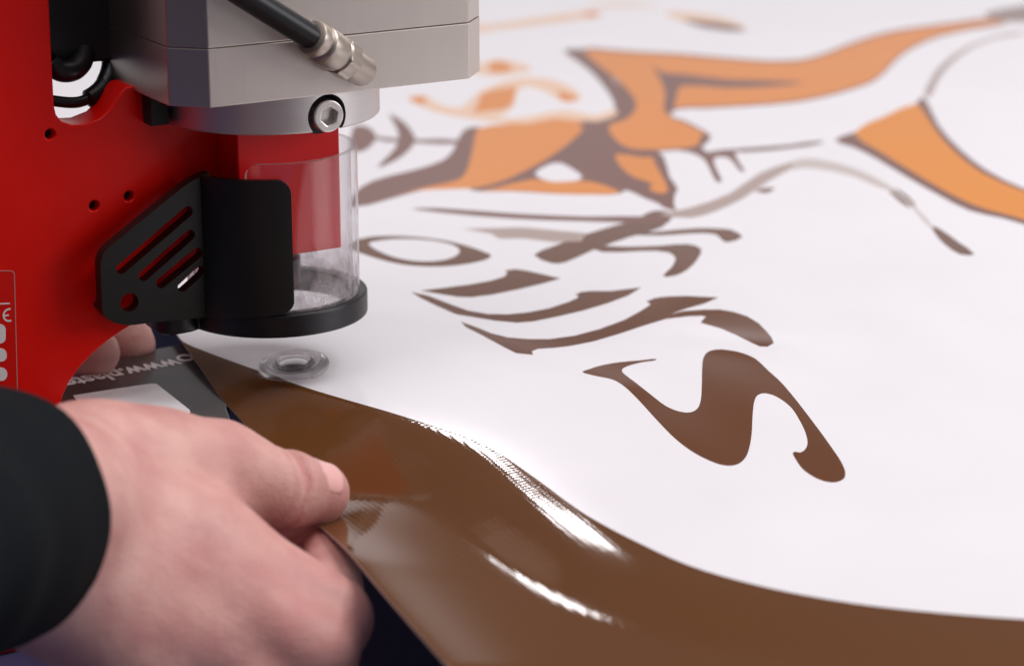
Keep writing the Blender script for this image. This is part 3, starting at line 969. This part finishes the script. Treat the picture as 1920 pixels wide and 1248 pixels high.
# black cap ring with its arm
ZC0 = on_z_axis(584); ZC1 = ZC0 + 8.2
armL = 48.0
ro2 = 32.9
cap_out = []
n_ = 90
A0 = math.radians(180 + 12); A1 = math.radians(180 - 35)
seq = [A0 + (2 * math.pi - (A0 - A1)) * i / n_ for i in range(n_ + 1)]
cap_out = [(ro2 * math.cos(a), ro2 * math.sin(a)) for a in seq]
cap_out += [(-38, 13.0), (-44, 11), (-46, 7), (-46, -5), (-44, -8), (-40, -8.5), (-35, -8)]
prism('guard_cap', cap_out, [circle(0, 0, 27.0, 72)], ZC0, ZC1, M['rubber'], press, axis='z', bevel=0.8, seg=3, auto=35)

# printed plastic bracket: slotted wing on the frame plus a shield wrapped round the tube
YW0, YW1 = -11.2, -6.2
wing = [on_m(x, y, YW0) for x, y in [(393, 324), (384, 327), (352, 344), (196, 470), (188, 492), (192, 588), (206, 602), (236, 611), (290, 604), (393, 594)]]
wing = round_poly(wing, [0, 2, 3, 3.0, 3, 3.5, 2.5, 3, 2, 0], 4)
slots = []
for (a, b, r) in (((228, 504), (352, 397), 1.9), ((270, 517), (356, 441), 1.9), ((303, 530), (370, 475), 1.95), ((343, 537), (374, 509), 1.9)):
    slots.append(slot(on_m(*a, YW0), on_m(*b, YW0), r))
slots.append(circle(*on_m(243, 567, YW0), 3.25, 28))
br = prism('guard_bracket', wing, slots, YW0, YW1, M['black'], press, auto=55)
for q in ((374, 364), (214, 588)):
    c = on_m(*q, YW0)
    lathe('spacer', [(1.9, YW1 - 0.2), (1.9, YF + 0.1)], M['black'], br, base=(c[0], 0, c[1]), axis=(0, 1, 0), n=32)
# shield: part cylinder from the wing crease to its rounded free edge
RS0, RS1 = 30.9, 33.4
zt0 = on_m(395, 325, YW0)[1]; zb0 = on_m(395, 594, YW0)[1]
d_ = ray(545, 588); zb1 = CAM_H + d_[2] * (AX[1] - RS1) / d_[1]
a_start = math.atan2(YW0, -math.sqrt(RS1 ** 2 - YW0 ** 2)) % (2 * math.pi)
a_end = (cam_dir + math.asin((553 - 517) / 5.36 / RS1)) % (2 * math.pi)
NS = 40
sv = []; sf = []
for i in range(NS + 1):
    t = i / NS
    t = 1 - (1 - t) ** 1.6
    a = a_start + (a_end - a_start) * t
    arc = RS1 * (a_end - a)
    rc = 5.0
    dz = rc - math.sqrt(max(0, rc * rc - max(0, rc - arc) ** 2))
    for r in (RS1, RS0):
        for z in (zb0 + (zb1 - zb0) * t + dz * 0.75, zt0 - 0.4 - dz):
            sv.append((r * math.cos(a), r * math.sin(a), z))
for i in range(NS):
    a = 4 * i; b = 4 * (i + 1)
    sf += [(a, b, b + 1, a + 1), (a + 2, a + 3, b + 3, b + 2), (a + 1, b + 1, b + 3, a + 3), (a, a + 2, b + 2, b)]
sf += [(0, 1, 3, 2), (4 * NS, 4 * NS + 2, 4 * NS + 3, 4 * NS + 1)]
mk('shield', sv, sf, M['black'], br, auto=50, bevel=0.5)

# valve block and cables seen through the notch of the frame
v0 = on_m(96, -560, 20.0); v1 = on_m(172, 118, 20.0)
box('valve', v0[0] - 8, v1[0] + 8, 20, 52, v1[1], v0[1], M['rubber'], press, bevel=1.0)
def mp3(px, py, yl):
    x, z = on_m(px, py, yl); return np.array([x, yl, z])
tube('cable', catmull([mp3(40, 175, 18), mp3(105, 190, 16), mp3(150, 191, 16), mp3(185, 172, 18), mp3(205, 140, 22), mp3(215, 80, 26)], 10), [1.9] * 24 + [3.2] * 12 + [3.4] * 15, M['rubber'], press)
tube('cable', catmull([mp3(96, 118, 17), mp3(112, 132, 16), mp3(135, 132, 16), mp3(150, 120, 18), mp3(158, 100, 22)], 10), 3.8, M['rubber'], press)

# air hose with a nickel push-in fitting
e_end = to_m(P3(684, 138, 817)); e_beg = to_m(P3(585, 70, 772)); e_off = to_m(P3(425, -30, 752))
ex, ez = on_m(684, 138, BY)
e_end = np.array([ex, BY - 1.0, ez])
dirv = e_end - e_beg; L = np.linalg.norm(dirv); dirv /= L
hose = tube('air_hose', catmull([to_m(P3(200, -190, 725)), to_m(P3(320, -100, 738)), e_off, e_beg + dirv * 2], 12), 4.35, M['rubber'], press, n=28)
KL = L / 25.0
hp = [(4.6, -0.5), (5.6, -0.3), (5.9, 0.2), (5.9, 2.2), (5.4, 2.6), (5.0, 2.8), (5.0, 3.6), (5.9, 4.0), (6.35, 4.6)]
fit = lathe('hose_fitting', [(r_, h_ * KL) for r_, h_ in hp + [(6.35, 10.2), (6.1, 10.8), (5.75, 11.2), (6.3, 11.8), (6.3, 15.4), (5.9, 16.2), (5.1, 16.9), (5.1, 23.4), (4.6, 24.3), (3.6, 24.8), (2.5, 25)]], M['nickel'], press, base=e_beg, axis=dirv, n=48, auto=30)
hx = []
t_ = np.array([0, 0, 1.0]); h1 = np.cross(dirv, t_); h1 /= np.linalg.norm(h1); h2 = np.cross(dirv, h1)
hv = []; hf = []
for k, h_ in enumerate((11.4 * KL, 16.3 * KL)):
    for i in range(6):
        a = math.pi / 3 * i + 0.2
        hv.append(e_beg + dirv * h_ + (h1 * math.cos(a) + h2 * math.sin(a)) * 6.9)
for i in range(6):
    j = (i + 1) % 6
    hf.append((i, j, 6 + j, 6 + i))
hf += [tuple(range(6)), tuple(range(11, 5, -1))]
mk('hex_nut', hv, hf, M['nickel'], fit, bevel=0.5)

# bed plate with lettering and a white label
BZ = -4.0
bed_px = [(60, 860), (96, 740), (180, 690), (275, 657), (350, 643), (395, 690), (432, 742), (424, 764), (432, 786), (452, 806), (520, 880), (420, 930), (60, 930)]
bed_xy = [tuple(to_m(on_z(x, y, BZ))[:2]) for x, y in bed_px]
bed = prism('bed_plate', bed_xy, [], BZ - 5, BZ, M['bed'], press, axis='z', bevel=0.3)
gm = to_m(GR_C)
lathe('die', [(9.0, BZ + 0.02), (9.0, -2.5), (8.6, -2.1), (0.0, -2.1)], M['dark_metal'], press, base=(gm[0], gm[1], 0), n=48)
jaw_xy = [tuple(to_m(on_z(x, y, BZ))[:2]) for x, y in [(80, 860), (150, 730), (280, 690), (340, 690), (360, 760), (380, 900), (80, 900)]]
prism('lower_jaw', jaw_xy, [], TABLE_Z, BZ - 5.05, M['red'], press, axis='z', bevel=1.0)
lab = [tuple(to_m(on_z(x, y, BZ))[:2]) for x, y in [(137, 742), (268, 722), (292, 719), (358, 771), (352, 779), (300, 787), (190, 812)]]
prism('paper_label', round_poly(lab, [0.6, 0, 2.5, 2.0, 2.0, 1, 1]), [], BZ + 0.05, BZ + 0.25, M['label'], bed, axis='z')
a3 = on_z(326, 673, BZ); b3 = on_z(112, 713, BZ)
tx = text_mesh('web_lettering', 'www.plastg', 6.0, M['print_white'], bed, bold=0.17, extrude=0.04)
wd = max(v.co.x for v in tx.data.vertices) / S
sc1 = np.linalg.norm((b3 - a3)[:2]) / wd
tx.data.transform(Matrix.Diagonal((sc1, sc1 * 1.5, 1, 1)))
am = to_m(a3); bm_ = to_m(b3)
tx.location = (am[0] * S, am[1] * S, (BZ + 0.1) * S)
tx.rotation_euler = (0, 0, math.atan2(bm_[1] - am[1], bm_[0] - am[0]))
em = prism('emblem_ring', [tuple(to_m(on_z(347 + 16 * math.cos(t), 671 + 6.5 * math.sin(t), BZ))[:2]) for t in np.linspace(0, 2 * math.pi, 28, endpoint=False)],
           [[tuple(to_m(on_z(347 + 11 * math.cos(t), 671 + 3.5 * math.sin(t), BZ))[:2]) for t in np.linspace(0, 2 * math.pi, 28, endpoint=False)]], BZ + 0.05, BZ + 0.15, M['print_white'], bed, axis='z')

# ------------------------------------------------------------------ clear eyelet lying on the banner
eps = 1.5
gx, gy = GR_C[0], GR_C[1]
gnx = -(float(height(gx + 9, gy)) - float(height(gx - 9, gy))) / 18
gny = -(float(height(gx, gy + 9)) - float(height(gx, gy - 9))) / 18
gn = np.array([gnx - 0.03, gny - 0.14, 1.0]); gn /= np.linalg.norm(gn)
gz = max(float(height(gx + 10 * math.cos(t), gy + 10 * math.sin(t)) - (-(gn[0] * 10 * math.cos(t) + gn[1] * 10 * math.sin(t)) / gn[2])) for t in np.linspace(0, 6.28, 24))
gb = np.array([gx, gy, min(gz, 1.0) + 0.15])
prof = [(6.1, -2.6), (5.5, -2.6), (5.4, 1.9), (5.6, 2.4), (6.1, 2.6), (6.7, 2.4), (7.0, 1.9), (7.3, 1.45), (8.6, 1.5), (9.0, 1.9), (9.5, 2.0), (10.0, 1.7), (10.4, 1.2), (11.4, 1.1), (12.2, 1.0), (12.7, 0.7), (12.8, 0.4), (12.6, 0.1), (7.2, 0.1), (6.4, -0.2), (6.1, -0.8)]
prof = [tuple(p) for p in prof]
gr = lathe('eyelet', prof, M['plastic'], None, base=(0, 0, 0), axis=gn, n=96, closed=True, auto=60)
gr.location = tuple(gb * S)
tag(gr, 'clear plastic eyelet ring lying on the banner under the guard tube', 'eyelet')

# ------------------------------------------------------------------ hands (implicit surface, one continuous mesh each)
def surface_nets(F, org, h):
    nx, ny, nz = F.shape
    ins = F < 0
    c = [ins[i:nx - 1 + i, j:ny - 1 + j, k:nz - 1 + k] for i in (0, 1) for j in (0, 1) for k in (0, 1)]
    s = sum(a.astype(np.int8) for a in c)
    act = (s > 0) & (s < 8)
    ids = -np.ones(act.shape, int)
    I, J, K = np.nonzero(act)
    ids[I, J, K] = np.arange(len(I))
    acc = np.zeros((len(I), 3)); cnt = np.zeros(len(I))
    cor = [(i, j, k) for i in (0, 1) for j in (0, 1) for k in (0, 1)]
    for a in range(8):
        for b in range(a + 1, 8):
            d = [cor[b][q] - cor[a][q] for q in range(3)]
            if sum(abs(x) for x in d) != 1:
                continue
            fa = F[I + cor[a][0], J + cor[a][1], K + cor[a][2]]
            fb = F[I + cor[b][0], J + cor[b][1], K + cor[b][2]]
            mk_ = (fa < 0) != (fb < 0)
            t = np.where(mk_, fa / np.where(mk_, fa - fb, 1), 0)
            for q in range(3):
                acc[:, q] += np.where(mk_, cor[a][q] + t * d[q], 0)
            cnt += mk_
    V = (acc / cnt[:, None] + np.stack([I, J, K], 1)) * h + org
    faces = []
    for ax in range(3):
        sl0 = [slice(None)] * 3; sl1 = [slice(None)] * 3
        sl0[ax] = slice(0, F.shape[ax] - 1); sl1[ax] = slice(1, F.shape[ax])
        A = ins[tuple(sl0)]; B = ins[tuple(sl1)]
        ch = A != B
        i, j, k = np.nonzero(ch)
        u, v = [q for q in range(3) if q != ax]
        P = np.stack([i, j, k], 1)
        ok = (P[:, u] > 0) & (P[:, v] > 0) & (P[:, u] < F.shape[u] - 1) & (P[:, v] < F.shape[v] - 1)
        P = P[ok]
        fl = A[P[:, 0], P[:, 1], P[:, 2]]
        q = []
        for du, dv in ((-1, -1), (0, -1), (0, 0), (-1, 0)):
            R_ = P.copy(); R_[:, u] += du; R_[:, v] += dv
            q.append(ids[R_[:, 0], R_[:, 1], R_[:, 2]])
        q = np.stack(q, 1)
        if ax == 1:
            fl = ~fl
        q[~fl] = q[~fl][:, ::-1]
        faces.append(q)
    return V, np.vstack(faces)


class Flesh:
    def __init__(self):
        self.parts = []; self.mods = []
    def cap(self, a, b, ra, rb, k=4.0):
        self.parts.append((np.asarray(a, float), np.asarray(b, float), ra, rb, k))
    def chain(self, pts, rads, k=4.0):
        for i in range(len(pts) - 1):
            self.cap(pts[i], pts[i + 1], rads[i], rads[i + 1], k)
    def eval(self, X, Y, Z):
        F = None
        for a, b, ra, rb, k in self.parts:
            d = b - a; L2 = max(1e-6, float(d @ d))
            t = np.clip(((X - a[0]) * d[0] + (Y - a[1]) * d[1] + (Z - a[2]) * d[2]) / L2, 0, 1)
            dist = np.sqrt((X - a[0] - t * d[0]) ** 2 + (Y - a[1] - t * d[1]) ** 2 + (Z - a[2] - t * d[2]) ** 2) - (ra + t * (rb - ra))
            if F is None:
                F = dist
            else:
                h_ = np.clip(0.5 + 0.5 * (F - dist) / k, 0, 1)
                F = F * (1 - h_) + dist * h_ - k * h_ * (1 - h_)
        for fn in self.mods:
            F = F + fn(X, Y, Z)
        return F
    def mesh(self, name, mat, parent, h=1.15):
        lo = np.min([np.minimum(p[0] - p[2], p[1] - p[3]) for p in self.parts], 0) - 4
        hi = np.max([np.maximum(p[0] + p[2], p[1] + p[3]) for p in self.parts], 0) + 4
        ax = [np.arange(lo[i], hi[i] + h, h) for i in range(3)]
        X, Y, Z = np.meshgrid(*ax, indexing='ij')
        V, Fc = surface_nets(self.eval(X, Y, Z), lo, h)
        o = mk(name, V, [tuple(f) for f in Fc], mat, parent, smooth=True, origin=(0, 0, 0))
        sm = o.modifiers.new('smooth', 'SMOOTH'); sm.factor = 0.5; sm.iterations = 1
        return o


def groove(a, axis, amp, w, rmax, toward=None):
    a = np.asarray(a, float); n = np.asarray(axis, float); n = n / np.linalg.norm(n)
    def fn(X, Y, Z):
        s = (X - a[0]) * n[0] + (Y - a[1]) * n[1] + (Z - a[2]) * n[2]
        r2 = (X - a[0]) ** 2 + (Y - a[1]) ** 2 + (Z - a[2]) ** 2
        g = amp * np.exp(-(s / w) ** 2) * (r2 < rmax * rmax)
        if toward is not None:
            t = np.asarray(toward, float); t = t / np.linalg.norm(t)
            g = g * np.clip(((X - a[0]) * t[0] + (Y - a[1]) * t[1] + (Z - a[2]) * t[2]) / rmax * 2.2, 0, 1)
        return g
    return fn


person = empty('person', P3(40, 972, 640))
tag(person, 'person in a black sleeve pinching the brown banner edge between thumb and finger', 'person')
H = Flesh()
W0 = P3(-180, 1060, 600); W1 = P3(60, 960, 662)
H.cap(W0, W1, 27, 25, 8)
T0 = P3(215, 880, 700); T1 = P3(410, 875, 716); T2 = P3(535, 916, 724); T3 = P3(596, 924, 735)
I0 = P3(150, 905, 690); I1 = P3(386, 1026, 688); I2 = P3(620, 1160, 690); I3 = P3(618, 1055, 728); I4 = P3(585, 985, 762)
D0 = P3(110, 970, 678); D1 = P3(400, 1110, 680); D2 = P3(585, 1225, 678); D3 = P3(560, 1150, 715)
R0 = P3(80, 1030, 668); R1 = P3(350, 1190, 672); R2 = P3(500, 1300, 676); R3 = P3(500, 1240, 708)
L0 = P3(60, 1080, 660); L1 = P3(290, 1265, 668); L2 = P3(430, 1370, 676); L3 = P3(440, 1310, 700)
H.cap(W1, I0, 25, 21, 12); H.cap(W1, R0, 24, 21, 12)
H.cap(I0, I1, 21, 15.0, 10); H.cap(D0, D1, 21, 15.5, 10); H.cap(R0, R1, 20, 15, 10); H.cap(L0, L1, 18, 13.5, 10)
H.cap(T0, T1, 18, 13.5, 10)
H.cap(P3(290, 880, 705), P3(390, 935, 712), 15, 11, 12)
H.chain([T1, T2, T3], [13.4, 11.2, 9.8], 4)
H.chain([I1, I2], [14.2, 12.3], 8); H.chain([I2, I3, I4], [10.8, 9.2, 8.0], 3)
H.chain([D1, D2, D3], [14.5, 12, 10], 6)
H.chain([R1, R2, R3], [14, 11.5, 9.5], 6)
H.chain([L1, L2, L3], [12, 10, 8.5], 6)
H.cap(P3(450, 940, 724), P3(560, 1015, 744), 11, 9, 5)
axT = T3 - T2
crease = T2 - (T3 - T2) * 0.12
H.mods.append(groove(crease, axT, 2.6, 1.5, 16, toward=(0, -0.6, 1)))
H.mods.append(groove(crease - axT / np.linalg.norm(axT) * 4.0, axT, 0.7, 1.4, 16, toward=(0, -0.6, 1)))
hand = H.mesh('hand', M['skin'], None)
vv = np.array([v.co[:] for v in hand.data.vertices]) / S           # redder skin in the creases and over the knuckles
an = axT / np.linalg.norm(axT)
sa_ = (vv - crease) @ an
near = np.exp(-(np.linalg.norm(vv - crease, axis=1) / 13.0) ** 4)
bow = 0.02 * np.sum((vv - crease - np.outer(sa_, an)) ** 2, axis=1)
fl = 0.75 * np.exp(-((sa_ + 0.6 * np.sin(vv[:, 2] * .5)) / 0.9) ** 2) * near + 0.3 * np.exp(-((sa_ + 4.2) / 0.8) ** 2) * near
for c_, r_, a_ in ((I2, 15, .38), (P3(500, 1010, 680), 16, .18), (P3(330, 1090, 660), 18, .12), (P3(430, 1150, 655), 17, .12), (P3(540, 1000, 735), 14, .5), (T1 + np.array([4, -8, 8]), 7, .3), (P3(560, 1200, 672), 15, .3), (I3, 12, .55)):
    fl = fl + a_ * np.exp(-(np.linalg.norm(vv - c_, axis=1) / r_) ** 2)
fa = hand.data.attributes.new('flush', 'FLOAT', 'POINT')
fa.data.foreach_set('value', np.clip(fl, 0, 0.9).astype(np.float32))
hand.parent = person; hand.matrix_parent_inverse = Matrix.Translation(-Vector(person.location))

# thumb nail: a curved plate set on the last joint
nd = axT / np.linalg.norm(axT)
dors = np.array([0.12, -0.58, 0.78]); dors -= nd * (dors @ nd); dors /= np.linalg.norm(dors)
side = np.cross(nd, dors)
nv = []; nf = []
NU, NVv = 9, 13
for lay in (0, 1):
    for i in range(NU):
        for j in range(NVv):
            u_ = i / (NU - 1); v_ = (j / (NVv - 1) - 0.5) * 2
            wv = 1.0 - 0.10 * abs(2 * u_ - 1) ** 3
            ph = v_ * math.radians(42) * wv
            s_ = -8.0 + 10.0 * u_ - 1.6 * v_ * v_ * (1 if u_ > .5 else -1) * abs(2 * u_ - 1)
            d_ = dors * math.cos(ph) + side * math.sin(ph)
            c_ = T3 + nd * s_
            lo_, hi_ = 2.0, 16.0
            for _ in range(22):
                mid = (lo_ + hi_) / 2
                q = c_ + d_ * mid
                if float(H.eval(np.array([q[0]]), np.array([q[1]]), np.array([q[2]]))[0]) < 0: lo_ = mid
                else: hi_ = mid
            edge = max(abs(v_) ** 4, (1 - u_) ** 6)
            rise = 0.30 - 0.35 * edge
            nv.append(c_ + d_ * (lo_ + (rise if lay == 0 else rise - 0.7)))
nn = NU * NVv
for i in range(NU - 1):
    for j in range(NVv - 1):
        a = i * NVv + j
        nf.append((a, a + 1, a + NVv + 1, a + NVv)); nf.append((nn + a, nn + a + NVv, nn + a + NVv + 1, nn + a + 1))
bord = [j for j in range(NVv)] + [i * NVv + NVv - 1 for i in range(1, NU)] + [(NU - 1) * NVv + j for j in range(NVv - 2, -1, -1)] + [i * NVv for i in range(NU - 2, 0, -1)]
for k in range(len(bord)):
    a, b = bord[k], bord[(k + 1) % len(bord)]
    nf.append((a, b, nn + b, nn + a))
nail = mk('thumbnail', nv, nf, M['nail'], None, smooth=True)
nail.parent = hand

# sleeve
S0 = P3(-330, 1080, 560); S1 = P3(-18, 962, 650)
sa = S1 - S0; sa /= np.linalg.norm(sa)
c_up = np.array([0, 0, 1.0]); s1_ = np.cross(sa, c_up); s1_ /= np.linalg.norm(s1_); s2_ = np.cross(s1_, sa)
sv = []; sf = []
NSg = 72; NR = 30
LEN = np.linalg.norm(S1 - S0)
rng = np.random.RandomState(3)
prof_s = []
for i in range(NR + 1):
    prof_s.append((LEN * i / NR, 35.0 + 1.2 * math.sin(i * 0.6) * (1 - i / NR)))
prof_s += [(LEN + 0.8, 34.7), (LEN + 1.0, 33.9), (LEN + 0.6, 33.3), (LEN - 3, 33.1), (LEN - 25, 32.7)]
for (l, r) in prof_s:
    for k in range(NSg):
        t = 2 * math.pi * k / NSg
        rr = r + 0.6 * math.sin(3 * t + l * 0.05) + 0.35 * math.sin(7 * t - l * 0.12)
        sv.append(S0 + sa * l + (s1_ * math.cos(t) + s2_ * math.sin(t)) * rr)
for i in range(len(prof_s) - 1):
    for k in range(NSg):
        k2 = (k + 1) % NSg
        sf.append((i * NSg + k, i * NSg + k2, (i + 1) * NSg + k2, (i + 1) * NSg + k))
slv = mk('sleeve', sv, sf, M['cloth'], None, smooth=True)
slv.parent = person; slv.matrix_parent_inverse = Matrix.Translation(-Vector(person.location))

# the other hand, steadying the banner behind the frame plate
H2 = Flesh()
def mw(px, py, yl):
    x, z = on_m(px, py, yl)
    return AX + U * x + Vv * yl + np.array([0, 0, z])
a1 = mw(60, 560, 95); a2 = mw(110, 640, 60); 
H2.cap(mw(-60, 420, 130), mw(20, 520, 110), 26, 24, 10)
H2.cap(mw(20, 520, 110), mw(60, 600, 80), 24, 17, 10)
H2.chain([mw(50, 610, 75), mw(120, 655, 48), mw(178, 661, 40)], [13, 10, 9.0], 5)
H2.chain([mw(40, 560, 95), mw(140, 590, 75), mw(225, 628, 62), mw(246, 650, 56)], [13, 11, 10, 9], 5)
hand2 = H2.mesh('hand', M['skin'], None, h=1.6)
hand2.parent = person; hand2.matrix_parent_inverse = Matrix.Translation(-Vector(person.location))
